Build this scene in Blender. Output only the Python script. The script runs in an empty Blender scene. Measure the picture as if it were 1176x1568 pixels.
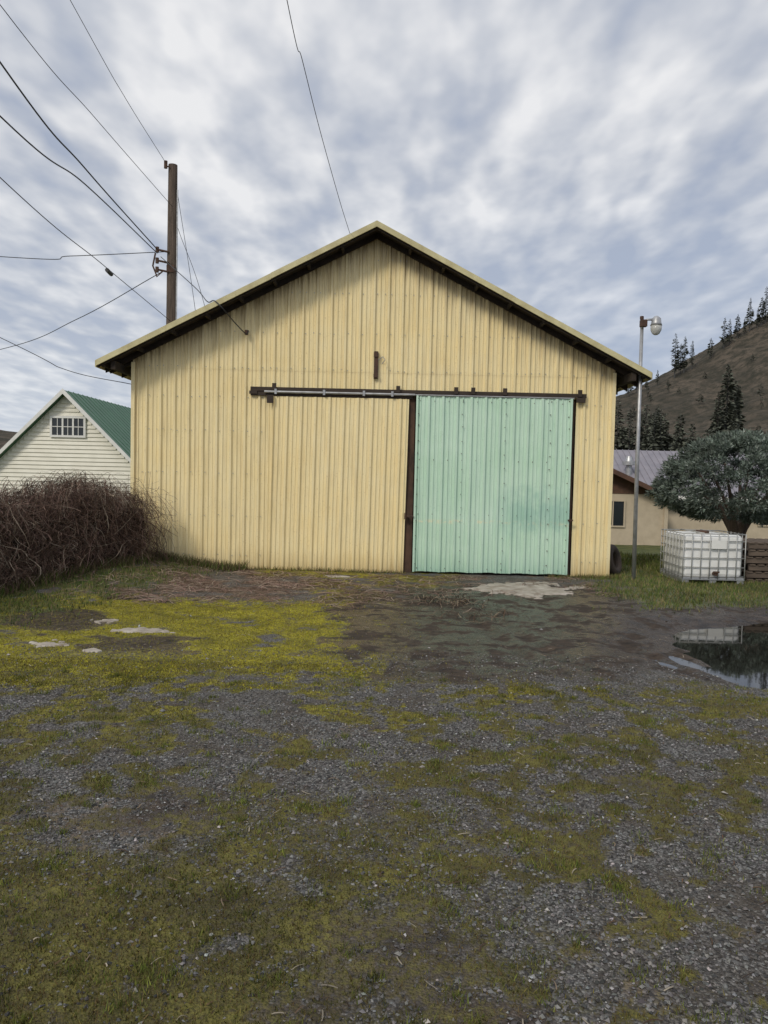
import bpy, math, random
import numpy as np
from mathutils import Matrix, Vector
random.seed(7); rng=np.random.default_rng(11)
scene=bpy.context.scene
scene.view_settings.view_transform='Standard'
try: scene.view_settings.look='None'
except Exception: pass
scene.view_settings.exposure=0

# ---------------- noise ----------------
def vnoise(x,y,seed=0):
    x=np.asarray(x,float); y=np.asarray(y,float)
    xi=np.floor(x).astype(np.int64); yi=np.floor(y).astype(np.int64)
    xf=x-xi; yf=y-yi
    u=xf*xf*(3-2*xf); v=yf*yf*(3-2*yf)
    def h(a,b):
        n=(a*374761393+b*668265263+seed*1442695041)&0x7fffffff
        n=((n^(n>>13))*1274126177)&0x7fffffff
        n=n^(n>>16)
        return (n&0xffff)/65535.0
    return (h(xi,yi)*(1-u)+h(xi+1,yi)*u)*(1-v)+(h(xi,yi+1)*(1-u)+h(xi+1,yi+1)*u)*v
def fbm(x,y,s,seed=0,o=4):
    t=0;a=1;n=0
    x=np.asarray(x,float);y=np.asarray(y,float)
    for i in range(o):
        t=t+a*vnoise(x*s+17.3*i,y*s-9.1*i,seed+i*7); n+=a; a*=.55; s*=2.03
        x,y=x*.8-y*.6,x*.6+y*.8
    return t/n
def ss(a,b,x):
    t=np.clip((x-a)/(b-a),0,1); return t*t*(3-2*t)

# ---------------- materials ----------------
def newmat(name):
    m=bpy.data.materials.new(name); m.use_nodes=True
    nt=m.node_tree; b=nt.nodes['Principled BSDF']
    return m,nt,b
def mixc(nt,fac,a,b,mode='MIX'):
    n=nt.nodes.new('ShaderNodeMix'); n.data_type='RGBA'; n.blend_type=mode
    for s,v in ((n.inputs[0],fac),(n.inputs[6],a),(n.inputs[7],b)):
        if isinstance(v,(int,float)): s.default_value=v
        elif isinstance(v,tuple): s.default_value=(*v,1) if len(v)==3 else v
        else: nt.links.new(v,s)
    return n.outputs[2]
def noise(nt,scale,detail=4,rough=.55,vec=None,sc=None,dist=0):
    n=nt.nodes.new('ShaderNodeTexNoise'); n.inputs['Scale'].default_value=scale
    n.inputs['Detail'].default_value=detail; n.inputs['Roughness'].default_value=rough
    n.inputs['Distortion'].default_value=dist
    if vec is None:
        tc=nt.nodes.new('ShaderNodeTexCoord'); vec=tc.outputs['Object']
    if sc:
        mp=nt.nodes.new('ShaderNodeMapping'); mp.inputs['Scale'].default_value=sc
        nt.links.new(vec,mp.inputs['Vector']); vec=mp.outputs[0]
    nt.links.new(vec,n.inputs['Vector']); return n.outputs['Fac']
def ramp(nt,f,stops):
    r=nt.nodes.new('ShaderNodeValToRGB'); e=r.color_ramp.elements
    while len(e)<len(stops): e.new(.5)
    for i,(p,c) in enumerate(stops):
        e[i].position=p; e[i].color=(c,c,c,1) if isinstance(c,(int,float)) else (*c,1)
    nt.links.new(f,r.inputs[0]); return r.outputs[0]
def bump(nt,b,h,st=.3,d=.01):
    n=nt.nodes.new('ShaderNodeBump'); n.inputs['Strength'].default_value=st; n.inputs['Distance'].default_value=d
    nt.links.new(h,n.inputs['Height']); nt.links.new(n.outputs[0],b.inputs['Normal'])
def mth(nt,op,a,b=None,c=None):
    n=nt.nodes.new('ShaderNodeMath'); n.operation=op
    for s_,v in zip(n.inputs,(a,b,c)):
        if v is None: continue
        if isinstance(v,(int,float)): s_.default_value=v
        else: nt.links.new(v,s_)
    return n.outputs[0]
def simple(name,c,c2=None,scale=6,rough=.7,metal=0,sc=None,bs=.2,bd=.004):
    m,nt,b=newmat(name)
    c2=c2 or tuple(x*.7 for x in c)
    f=noise(nt,scale,4,.6,sc=sc)
    col=mixc(nt,ramp(nt,f,[(.3,0.),(.7,1.)]),c,c2)
    nt.links.new(col,b.inputs['Base Color'])
    b.inputs['Roughness'].default_value=rough; b.inputs['Metallic'].default_value=metal
    bump(nt,b,noise(nt,scale*6,2,sc=sc),bs,bd)
    return m
def attrmat(name,rough=.8,spec=.3):
    m,nt,b=newmat(name)
    a=nt.nodes.new('ShaderNodeAttribute'); a.attribute_name='Col'
    nt.links.new(a.outputs['Color'],b.inputs['Base Color'])
    b.inputs['Roughness'].default_value=rough
    b.inputs['Specular IOR Level'].default_value=spec
    return m
def paintmetal(name,c,dark,pale,gable=False,door=False):
    m,nt,b=newmat(name)
    f1=noise(nt,1.3,5,.6); f2=noise(nt,2.0,5,.7,sc=(9,9,.5)); f3=noise(nt,40,3)
    col=mixc(nt,ramp(nt,f1,[(.35,0.),(.7,.7)]),c,pale)
    col=mixc(nt,ramp(nt,f2,[(.48,0.),(.75,.45)]),col,dark)
    col=mixc(nt,ramp(nt,f3,[(.60,0.),(.72,.45)]),col,dark)
    tc=nt.nodes.new('ShaderNodeTexCoord'); sp=nt.nodes.new('ShaderNodeSeparateXYZ'); nt.links.new(tc.outputs['Object'],sp.inputs[0])
    M=lambda *a: mth(nt,*a)
    sn=noise(nt,2.2,5,.7,sc=(7,7,.35))
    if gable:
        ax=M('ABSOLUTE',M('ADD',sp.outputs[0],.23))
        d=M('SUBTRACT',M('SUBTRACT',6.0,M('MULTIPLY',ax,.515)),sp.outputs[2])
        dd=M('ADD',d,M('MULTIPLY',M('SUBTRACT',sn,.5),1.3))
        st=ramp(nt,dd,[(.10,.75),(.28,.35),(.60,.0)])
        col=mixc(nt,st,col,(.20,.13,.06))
    if door:
        n5=noise(nt,3.5,5,.7)
        bz=M('ABSOLUTE',M('SUBTRACT',M('ADD',sp.outputs[2],M('MULTIPLY',M('SUBTRACT',n5,.5),.10)),.93))
        band=M('MULTIPLY',ramp(nt,bz,[(.0,1.),(.05,0.)]),ramp(nt,noise(nt,11,4,.7),[(.5,0.),(.58,.9)]))
        col=mixc(nt,band,col,(.80,.78,.55))
        bz2=M('ABSOLUTE',M('SUBTRACT',sp.outputs[2],1.12))
        xr=ramp(nt,M('SUBTRACT',sp.outputs[0],1.9),[(.0,0.),(.5,1.)])
        pat=M('MULTIPLY',M('MULTIPLY',ramp(nt,M('ADD',bz2,M('MULTIPLY',M('SUBTRACT',n5,.5),1.1)),[(.08,.7),(.45,0.)]),xr),.8)
        col=mixc(nt,pat,col,(.28,.50,.42))
    gz=M('ADD',sp.outputs[2],M('MULTIPLY',M('SUBTRACT',sn,.5),.8))
    col=mixc(nt,ramp(nt,gz,[(.0,.80),(.12,.4),(.38,.0)]),col,dark)
    nt.links.new(col,b.inputs['Base Color'])
    b.inputs['Roughness'].default_value=.42
    b.inputs['Specular IOR Level'].default_value=.4
    bump(nt,b,noise(nt,3.5,2,.5,sc=(1,1,.6)),.35,.03)
    return m
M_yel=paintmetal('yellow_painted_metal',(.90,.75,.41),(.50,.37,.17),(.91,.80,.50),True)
M_yeld=paintmetal('yellow_door_metal',(.91,.76,.42),(.52,.39,.18),(.92,.81,.51),False)
M_grn=paintmetal('mint_painted_metal',(.55,.75,.58),(.33,.52,.41),(.66,.83,.69),door=True)
M_trim=simple('cream_trim',(.66,.60,.34),(.45,.39,.20),4,.6)
M_dark=simple('dark_weathered_wood',(.030,.022,.017),(.06,.042,.03),5,.85,sc=(1,1,6))
M_jamb=simple('rust_stained_jamb_wood',(.045,.028,.020),(.12,.065,.04),3,.85,sc=(3,3,1.2))
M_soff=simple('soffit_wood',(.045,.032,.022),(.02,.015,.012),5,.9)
M_black=simple('dark_void',(.012,.010,.009),(.006,.005,.005),4,.95)
M_steel=simple('galvanised_steel',(.50,.51,.52),(.33,.33,.33),9,.45,.6)
M_rust=simple('rusty_iron',(.05,.03,.022),(.10,.05,.03),14,.8)
M_roof=simple('barn_roof_metal',(.50,.47,.36),(.38,.35,.25),2,.5,.2)
M_pole=simple('weathered_pole_wood',(.15,.11,.085),(.06,.045,.034),3,.9,sc=(6,6,.6),bs=.6,bd=.02)
M_wire=simple('cable_black',(.02,.02,.022),(.03,.03,.03),5,.6)

# ---------------- mesh builder ----------------
class MB:
    def __init__(s): s.v=[];s.f=[];s.m=[]
    def box(s,x0,x1,y0,y1,z0,z1,mi=0):
        n=len(s.v)
        s.v+=[(x0,y0,z0),(x1,y0,z0),(x1,y1,z0),(x0,y1,z0),(x0,y0,z1),(x1,y0,z1),(x1,y1,z1),(x0,y1,z1)]
        for q in ((0,3,2,1),(4,5,6,7),(0,1,5,4),(1,2,6,5),(2,3,7,6),(3,0,4,7)):
            s.f.append(tuple(n+i for i in q)); s.m.append(mi)
    def prism(s,pts,d,mi=0):
        n=len(s.v);k=len(pts)
        s.v+=[tuple(p) for p in pts]+[tuple(p[i]+d[i] for i in range(3)) for p in pts]
        s.f.append(tuple(range(n,n+k))[::-1]);s.m.append(mi)
        s.f.append(tuple(range(n+k,n+2*k)));s.m.append(mi)
        for i in range(k):
            j=(i+1)%k; s.f.append((n+i,n+j,n+k+j,n+k+i));s.m.append(mi)
    def tube(s,pts,rad,seg=10,mi=0,cap=True):
        pts=[Vector(p) for p in pts]
        if not hasattr(rad,'__len__'): rad=[rad]*len(pts)
        n0=len(s.v)
        prev=None
        for i,p in enumerate(pts):
            t=(pts[min(i+1,len(pts)-1)]-pts[max(i-1,0)]).normalized()
            if prev is None:
                a=Vector((1,0,0)) if abs(t.x)<.8 else Vector((0,1,0))
                a=(a-t*a.dot(t)).normalized()
            else:
                a=(prev-t*prev.dot(t)).normalized()
            prev=a;b=t.cross(a)
            for k in range(seg):
                an=2*math.pi*k/seg
                s.v.append(tuple(p+(a*math.cos(an)+b*math.sin(an))*rad[i]))
        for i in range(len(pts)-1):
            for k in range(seg):
                k2=(k+1)%seg
                s.f.append((n0+i*seg+k,n0+i*seg+k2,n0+(i+1)*seg+k2,n0+(i+1)*seg+k));s.m.append(mi)
        if cap:
            s.f.append(tuple(n0+k for k in range(seg))[::-1]);s.m.append(mi)
            e=n0+(len(pts)-1)*seg
            s.f.append(tuple(e+k for k in range(seg)));s.m.append(mi)
    def obj(s,name,mats,parent=None,smooth=False,bevel=0):
        me=bpy.data.meshes.new(name); me.from_pydata(s.v,[],s.f); 
        for m in (mats if isinstance(mats,list) else [mats]): me.materials.append(m)
        me.polygons.foreach_set('material_index',s.m)
        if smooth: me.polygons.foreach_set('use_smooth',[True]*len(s.f))
        me.update()
        o=bpy.data.objects.new(name,me); scene.collection.objects.link(o)
        if parent: o.parent=parent
        if bevel:
            b=o.modifiers.new('bevel','BEVEL'); b.width=bevel; b.segments=2; b.limit_method='ANGLE'
        return o
def empty(name):
    o=bpy.data.objects.new(name,None); scene.collection.objects.link(o); o.empty_display_size=.3; return o
def soup(name,V,F,mat,col=None,parent=None,smooth=False):
    V=np.asarray(V,np.float32).reshape(-1,3); F=np.asarray(F,np.int32); k=F.shape[1]
    me=bpy.data.meshes.new(name)
    me.vertices.add(len(V)); me.vertices.foreach_set('co',V.ravel())
    me.loops.add(F.size); me.loops.foreach_set('vertex_index',F.ravel())
    me.polygons.add(len(F)); me.polygons.foreach_set('loop_start',np.arange(0,F.size,k,dtype=np.int32))
    try: me.polygons.foreach_set('loop_total',np.full(len(F),k,np.int32))
    except Exception: pass
    me.polygons.foreach_set('use_smooth',np.full(len(F),smooth))
    if col is not None:
        a=me.attributes.new('Col','FLOAT_COLOR','POINT')
        c=np.ones((len(V),4),np.float32); c[:,:col.shape[1]]=col; a.data.foreach_set('color',c.ravel())
    me.update(calc_edges=True); me.validate()
    me.materials.append(mat)
    o=bpy.data.objects.new(name,me); scene.collection.objects.link(o)
    if parent: o.parent=parent
    return o

# ---------------- ground ----------------
def height(x,y):
    x=np.asarray(x,float);y=np.asarray(y,float)
    near=1-ss(25,60,np.abs(x)+np.abs(y)*.6)
    h=(fbm(x,y,.5,3)-.5)*.08*near*(1-.6*ss(9.5,12,y)*(1-ss(14,16,y)))
    h=h+(fbm(x,y,5,9,3)-.5)*.022*near
    h=h+.22*ss(-2.6,-4.6,x)*ss(9.5,13,y)*(1-ss(20,30,y))
    h=h-.75*ss(16,29,y)*ss(3.5,7,x)
    # tyre ruts sweeping from the door out to the right foreground
    for off,am in ((0,1.),(.28,.8),(1.35,1.),(1.62,.8)):
        c=1.0+off+.035*(11-y)**2+.10*(vnoise(y*1.3,y*0+off,5)-.5)
        g=ss(6.0,7.2,y)*(1-ss(9.6,11.0,y))*(.45+.55*vnoise(x*1.3,y*1.3,77))
        h=h-am*(.034*np.exp(-((x-c)/.10)**2)-.016*np.exp(-((x-c-.17)/.08)**2))*g
    wob=(fbm(x,y,.9,21)-.5)*1.0
    d=np.sqrt(((x-5.6)/2.75)**2+((y-7.95)/2.35)**2)+wob*.40
    h=h-.20*(1-ss(.55,1.2,d))
    return h
def masks(x,y):
    n1=fbm(x,y,.8,31); n2=fbm(x,y,2.6,41); hf=fbm(x,y,8,57,3); lf=fbm(x,y,.4,91,3)
    j=(hf-.5)
    bright=ss(5.6,6.5,y+(n1-.5)*2+j)*(1-ss(9.6,10.8,y+j))*(1-ss(-.9,1.1,x+(n1-.5)*3+j*2))
    bright=bright*ss(.31,.47,n2*.45+n1*.3+hf*.25+.05)
    bl=(1-ss(2.9,4.3,y+(n1-.5)*2+j*1.5))*(1-ss(-.6,1.2,x+(n2-.5)*2.5+j*2))
    v=.42*hf+.30*n2+.28*lf
    moss=ss(.485,.60,v)*(1-ss(6.0,7.2,y))*.80
    moss=np.maximum(moss,bl*.95*ss(.28,.46,.6*n2+.4*hf)); moss=np.maximum(moss,bright)
    strip=ss(9.9,10.6,y)*(1-ss(13.6,14.5,y))*ss(-.4,.6,x+1.2)*(1-ss(1.3,2.2,x+n1))*ss(.40,.54,.5*n2+.5*hf)
    strip2=ss(12.4,13.0,y)*(1-ss(14,14.5,y))*ss(-2.6,-1.8,x)*(1-ss(.5,1.0,x))*ss(.35,.5,n2)
    moss=np.maximum(moss,np.maximum(strip,strip2)*.9)
    mud=ss(5.5,6.8,y+(n1-.5)*2.4+j-.12*np.clip(x,0,4))*(1-ss(11.4,12.9,y+(n2-.5)*1.2))*ss(-1.0,.5,x+(n2-.5)*2.0+j*1.5)*(1-ss(9,12,x))
    mudp=ss(6.6,7.4,y)*(1-ss(9.9,10.9,y))*ss(.52,.60,n1+j*.2)*(1-ss(0,1,x))
    mud=np.maximum(mud,mudp*.9)
    br=(1-ss(2.6,3.6,y))*ss(1.1,1.7,x+(n1-.5)*.8)
    mud=np.maximum(mud,br*.75)
    mud=np.maximum(mud,ss(.54,.68,n1*.7+n2*.3)*(1-ss(6,7,y))*.6)
    grass=ss(9.9,10.8,y+(n1-.5)*1.4+j-.20*np.minimum(x-4,3))*ss(3.0,4.2,x+(n2-.5)*1.2+j)
    gl=ss(-3.1,-4.0,x+(n2-.5)*1.6+j+(y-10)*-.18)*ss(7.6,9.2,y+j)
    gl=gl*ss(.30,.5,.5*n2+.5*hf)
    grass=np.maximum(grass,gl); grass=np.maximum(grass,ss(14.2,16,y))
    dead=ss(9.4,10.6,y+(n1-.5)*2+j)*(1-ss(12.8,13.6,y+(n2-.5)))*(1-ss(-.4,1.0,x+(n2-.5)*2.5+j))*(1-.6*gl)*(.35+.65*ss(.4,.55,n2))
    dead=np.maximum(dead,ss(10.5,11.5,y)*(1-ss(15,16,y))*ss(.48,.6,n2*.6+hf*.4)*.8)
    dead=np.maximum(dead,.55*ss(.5,.62,.5*n1+.5*hf)*(1-ss(5,7,y)))
    moss=moss*(1-.85*mud)
    return moss,mud,grass,dead,n1,n2
def axis(dense0,dense1,step,lo,hi):
    a=list(np.arange(dense0,dense1+1e-6,step)); 
    s=step; v=a[-1]; up=[]
    while v<hi: s*=1.18; v+=s; up.append(v)
    s=step; v=a[0]; dn=[]
    while v>lo: s*=1.18; v-=s; dn.append(v)
    return np.array(dn[::-1]+a+up)
gx=axis(-6.5,8.5,.035,-1600,1600); gy=axis(1.6,15,.035,-60,2200)
X,Y=np.meshgrid(gx,gy)
Z=height(X,Y)
nx,ny=len(gx),len(gy)
V=np.stack([X,Y,Z],-1).reshape(-1,3)
idx=np.arange(nx*ny).reshape(ny,nx)
F=np.stack([idx[:-1,:-1],idx[:-1,1:],idx[1:,1:],idx[1:,:-1]],-1).reshape(-1,4)
mo,mu,gr,de,n1,n2=masks(X,Y)
m,nt,b=newmat('ground_gravel_moss_mud')
at=nt.nodes.new('ShaderNodeAttribute'); at.attribute_name='Col'
sp=nt.nodes.new('ShaderNodeSeparateColor'); nt.links.new(at.outputs['Color'],sp.inputs[0])
tc=nt.nodes.new('ShaderNodeTexCoord'); sx=nt.nodes.new('ShaderNodeSeparateXYZ'); nt.links.new(tc.outputs['Object'],sx.inputs[0])
v1=nt.nodes.new('ShaderNodeTexVoronoi'); v1.voronoi_dimensions='2D'; v1.inputs['Scale'].default_value=85
nt.links.new(tc.outputs['Object'],v1.inputs['Vector'])
bw=nt.nodes.new('ShaderNodeRGBToBW'); nt.links.new(v1.outputs['Color'],bw.inputs[0])
mid=noise(nt,2.4,4,.65); fine=noise(nt,28,3,.7)
grav=ramp(nt,bw.outputs[0],[(.15,(.042,.040,.038)),(.5,(.105,.103,.100)),(.85,(.25,.245,.235))])
grav=mixc(nt,ramp(nt,mid,[(.38,0.),(.62,.8)]),grav,(.075,.060,.044))
grav=mixc(nt,ramp(nt,v1.outputs['Distance'],[(.45,0.),(.8,.7)]),grav,(.026,.022,.018))
def brk(sock,lo=.25,hi=.6):
    return ramp(nt,mth(nt,'ADD',sock,mth(nt,'MULTIPLY_ADD',fine,1.5,-.75)),[(lo,0.),(hi,1.)])
deadc=mixc(nt,ramp(nt,fine,[(.4,0.),(.62,1.)]),(.085,.055,.035),(.24,.18,.125))
mudc=mixc(nt,ramp(nt,noise(nt,5,4,.75,sc=(1,2.2,1)),[(.36,0.),(.68,1.)]),(.016,.011,.008),(.080,.055,.038))
ybl=mth(nt,'MULTIPLY',ramp(nt,mth(nt,'MULTIPLY',sx.outputs[1],.1),[(.45,0.),(.66,1.)]),ramp(nt,mth(nt,'MULTIPLY_ADD',sx.outputs[0],.2,.3),[(.35,1.),(.65,.25)]))
mossn=mixc(nt,ramp(nt,mid,[(.38,0.),(.62,1.)]),(.075,.068,.022),(.16,.145,.032))
mossf=mixc(nt,ramp(nt,mid,[(.36,0.),(.60,1.)]),(.14,.13,.018),(.38,.34,.022))
mossc=mixc(nt,ybl,mossn,mossf)
mossc=mixc(nt,ramp(nt,fine,[(.36,.75),(.58,.0)]),mossc,(.055,.040,.018))
c=mixc(nt,brk(at.outputs['Alpha'],.30,.85),grav,deadc)
c=mixc(nt,brk(sp.outputs[1],.25,.65),c,mudc)
c=mixc(nt,brk(sp.outputs[0],.25,.75),c,mossc)
c=mixc(nt,brk(sp.outputs[2],.3,.75),c,mixc(nt,ramp(nt,mid,[(.38,0.),(.62,1.)]),(.05,.075,.018),(.12,.125,.035)))
nt.links.new(c,b.inputs['Base Color'])
wet=mth(nt,'MULTIPLY',sp.outputs[1],ramp(nt,mid,[(.40,0.),(.54,1.)]))
nt.links.new(ramp(nt,wet,[(.2,.85),(.8,.24)]),b.inputs['Roughness']); b.inputs['Specular IOR Level'].default_value=.42
bump(nt,b,mth(nt,'MULTIPLY_ADD',v1.outputs['Distance'],-.8,fine),.75,.012)
ca=np.stack([mo,mu,gr,de],-1).reshape(-1,4)
soup('ground',V,F,m,ca,smooth=True)

wz=-.084
mm,nt,b=newmat('puddle_water'); b.inputs['Base Color'].default_value=(.012,.011,.009,1); b.inputs['Roughness'].default_value=.03
b.inputs['IOR'].default_value=1.33; b.inputs['Specular IOR Level'].default_value=.9
bump(nt,b,noise(nt,5,2),.02,.01)
w=MB(); K=48
w.v=[(5.9+3.6*math.cos(2*math.pi*k/K),8.0+3.0*math.sin(2*math.pi*k/K),wz) for k in range(K)]; w.f=[tuple(range(K))]; w.m=[0]; w.obj('puddle',mm)

# ---------------- loose gravel, moss, grass ----------------
def scatter(n,x0,x1,y0,y1,fn,bias=1.0):
    out=[];tot=0
    while tot<n:
        x=rng.uniform(x0,x1,n*2); 
        u=rng.uniform(0,1,n*2); y=y0+(y1-y0)*u**bias
        keep=np.abs(x)<y*.56+.4
        x=x[keep];y=y[keep]
        k2=rng.uniform(0,1,len(x))<fn(x,y)
        out.append(np.stack([x[k2],y[k2]],-1)); tot+=k2.sum()
        if len(out)>25: break
    return np.concatenate(out)[:n]
def blades(name,P,hmin,hmax,w,cols,lean=.6,mat=None,parent=None):
    n=len(P); z=height(P[:,0],P[:,1])
    ok=z>wz+.004; P=P[ok]; z=z[ok]; n=len(P)
    h=rng.uniform(hmin,hmax,n)
    a=rng.uniform(0,2*np.pi,n); ww=w*rng.uniform(.6,1.4,n)
    dx=np.cos(a)*ww;dy=np.sin(a)*ww
    la=rng.uniform(0,2*np.pi,n); lm=h*rng.uniform(0,lean,n)
    A=np.stack([P[:,0]-dx,P[:,1]-dy,z-.006],-1);B=np.stack([P[:,0]+dx,P[:,1]+dy,z-.006],-1)
    C=np.stack([P[:,0]+np.cos(la)*lm,P[:,1]+np.sin(la)*lm,z+h],-1)
    V=np.stack([A,B,C],1).reshape(-1,3); F=np.arange(3*n).reshape(n,3)
    cc=np.array(cols)[rng.integers(0,len(cols),n)]*rng.uniform(.6,1.35,(n,1))
    pn=fbm(P[:,0],P[:,1],1.3,77)[:,None]; cc=cc*(.45+1.1*pn)
    return soup(name,V,F,mat,np.repeat(cc,3,0),parent)
M_blade=attrmat('moss_and_grass_blades',.85,spec=.15)
P=scatter(100000,-5.0,5.0,1.9,6.9,lambda x,y:np.clip(masks(x,y)[0]**1.5,0,1),1.35)
blades('moss_tufts',P,.006,.020,.0030,[(.13,.12,.032),(.11,.115,.030),(.17,.145,.04),(.09,.10,.028),(.14,.10,.045),(.11,.075,.03)],1.2,M_blade)
P=scatter(48000,-5.5,2,6.0,10.8,lambda x,y:np.clip(masks(x,y)[0]**1.5,0,1),1.1)
blades('bright_moss',P,.005,.018,.0045,[(.34,.31,.02),(.28,.27,.02),(.40,.34,.03),(.17,.18,.025),(.18,.13,.04)],1.1,M_blade)
cl=scatter(460,-4.5,4.5,2.0,6.6,lambda x,y:.2+.8*masks(x,y)[0])
cp=np.repeat(cl,60,0)+rng.normal(0,.035,(len(cl)*60,2))*np.repeat(rng.uniform(.4,1.5,(len(cl),1)),60,0)
blades('grass_tufts',cp,.010,.034,.0026,[(.12,.15,.03),(.17,.19,.04),(.09,.12,.025),(.16,.14,.05)],1.0,M_blade)
P=scatter(55000,-6.5,9,8,17,lambda x,y:np.clip(masks(x,y)[2],0,1))
blades('grass',P,.025,.08,.006,[(.09,.13,.03),(.14,.17,.04),(.20,.18,.07),(.07,.10,.03),(.21,.16,.09)],.9,M_blade)
P=scatter(22000,5,16,14,30,lambda x,y:np.ones_like(x)*.8)
P=P[P[:,0]>4.3]
blades('lawn_grass',P,.05,.12,.014,[(.09,.13,.03),(.14,.16,.04),(.17,.16,.06)],.9,M_blade)
def strips(P,L,wd,cols,zoff=.005,curve=.3,name='dead_stems',mat=None,lift=.03):
    n=len(P); a=rng.uniform(0,2*np.pi,n); l=L*rng.uniform(.4,1.4,n); S=4
    t=np.linspace(-.5,.5,S+1)
    bend=rng.uniform(-curve,curve,n)
    px=P[:,0,None]+np.cos(a)[:,None]*l[:,None]*t-np.sin(a)[:,None]*bend[:,None]*l[:,None]*(t**2)*2
    py=P[:,1,None]+np.sin(a)[:,None]*l[:,None]*t+np.cos(a)[:,None]*bend[:,None]*l[:,None]*(t**2)*2
    lf=rng.uniform(0,lift,n)[:,None]
    pz=height(px,py)+zoff+lf*(1-4*t**2)
    ox=-np.sin(a)[:,None]*wd*np.ones_like(px); oy=np.cos(a)[:,None]*wd*np.ones_like(px)
    A=np.stack([px-ox,py-oy,pz],-1);B=np.stack([px+ox,py+oy,pz+wd*.6],-1)
    V=np.stack([A,B],2).reshape(n,-1,3); k=2*(S+1)
    base=np.arange(n)[:,None]*k
    F=np.stack([base+np.array([[2*i,2*i+1,2*i+3,2*i+2]]) for i in range(S)],1).reshape(-1,4)
    cc=np.array(cols)[rng.integers(0,len(cols),n)]*rng.uniform(.6,1.3,(n,1))
    return soup(name,V.reshape(-1,3),F,mat,np.repeat(cc,k,0))
M_stem=attrmat('dead_stem',.85)
P=scatter(3400,-5,3.5,9.3,13.4,lambda x,y:np.clip(masks(x,y)[3]**1.5,0,1))
strips(P,.30,.0030,[(.28,.18,.15),(.20,.12,.09),(.38,.30,.23),(.11,.07,.05)],mat=M_stem)
P=scatter(1900,-4.5,3.4,2.1,10.5,lambda x,y:np.ones_like(x)*.5)
strips(P,.05,.0022,[(.10,.06,.035),(.20,.15,.10),(.05,.03,.02),(.30,.26,.20)],name='fallen_twigs',mat=M_stem,lift=.01)
P=np.concatenate([np.stack([rng.normal(.95,.28,150),rng.normal(10.4,.22,150)],-1),np.stack([rng.normal(1.2,.3,60),rng.normal(9.4,.15,60)],-1)])
strips(P,.22,.0035,[(.07,.045,.03),(.12,.08,.05),(.03,.02,.015),(.24,.19,.13)],name='brush_debris',mat=M_stem,lift=.09)
def stones(name,P,smin,smax,mat,pw=2.5,flat=.7,bright=1.):
    P=P[height(P[:,0],P[:,1])>wz+.01]
    n=len(P)
    base=np.array([(1,0,0),(-1,0,0),(0,1,0),(0,-1,0),(0,0,1),(0,0,-1)],float)
    f=np.array([(0,2,4),(2,1,4),(1,3,4),(3,0,4)])
    s=smin+(smax-smin)*rng.uniform(0,1,n)**pw
    V=base[None]*rng.uniform(.6,1.2,(n,6,1))+rng.uniform(-.35,.35,(n,6,3))
    V[:,:,2]*=flat
    a=rng.uniform(0,2*np.pi,n); c,s_=np.cos(a)[:,None],np.sin(a)[:,None]
    x=V[:,:,0]*c-V[:,:,1]*s_; y=V[:,:,0]*s_+V[:,:,1]*c
    V=np.stack([x,y,V[:,:,2]],-1)*s[:,None,None]
    V[:,:,0]+=P[:,0,None];V[:,:,1]+=P[:,1,None];V[:,:,2]+=(height(P[:,0],P[:,1])+s*.25)[:,None]
    F=(np.arange(n)[:,None,None]*6+f[None]).reshape(-1,3)
    g=(.035+.22*rng.uniform(0,1,(n,1))**1.6)*bright
    g=np.where(rng.uniform(0,1,(n,1))<.014,.42,g)
    tint=np.array([[1.03,1,.97]])+rng.uniform(-.06,.06,(n,3))*np.array([[1.5,.5,1.0]])
    return soup(name,V.reshape(-1,3),F,mat,np.repeat(g*tint,6,0))
M_stone=attrmat('gravel_stone',.75)
def fs(x,y):
    a=masks(x,y); return np.clip(1.0-a[0]*.85-a[1]*.8-a[2]-a[3]*.7,0.02,1)*np.clip(.35+1.6*(a[4]-.3),0.08,1)
P=scatter(55000,-4.8,4.8,1.9,7.4,fs,1.4)
stones('gravel',P,.0035,.012,M_stone)
P=scatter(260,-4.5,4.5,2,11,lambda x,y:np.ones_like(x)*.5)
stones('loose_stones',P,.008,.024,M_stone,3,bright=1.3)

# slabs
M_conc=simple('old_concrete',(.52,.48,.42),(.20,.16,.12),5,.85,bs=.6,bd=.01)
def slab(name,cx,cy,rx,ry,z,th,seed,mat,rag=1.):
    nxx=80;nyy=56
    xs=np.linspace(cx-rx*1.35,cx+rx*1.35,nxx); ys=np.linspace(cy-ry*1.35,cy+ry*1.35,nyy)
    GX,GY=np.meshgrid(xs,ys)
    d=np.sqrt(((GX-cx)/rx)**2+((GY-cy)/ry)**2)+(fbm(GX,GY,1.6/max(rx,.15),seed,4)-.5)*1.5*rag+(fbm(GX,GY,14,seed+3,3)-.5)*.7*rag
    H=z+th*(1-ss(.75,1.0,d))-.05*ss(.9,1.15,d)+(height(GX,GY)-height(cx,cy))*.7
    ii=np.arange(nxx*nyy).reshape(nyy,nxx)
    FF=np.stack([ii[:-1,:-1],ii[:-1,1:],ii[1:,1:],ii[1:,:-1]],-1).reshape(-1,4)
    return soup(name,np.stack([GX,GY,H],-1),FF,mat,smooth=True)
zc=float(height(2.25,12.1))
slab('concrete_apron',2.25,12.0,.85,.80,zc-.02,.036,5,M_conc,.8)
for i,(x,y,rx,ry) in enumerate([(-3.22,7.45,.24,.17),(-2.55,8.15,.30,.13),(-3.1,8.6,.15,.12),(-2.72,7.15,.10,.09),(-.8,12.9,.22,.09)]):
    slab('flat_stone',x,y,rx,ry,float(height(x,y))-.014,.026,20+i,M_conc,1.)

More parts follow.
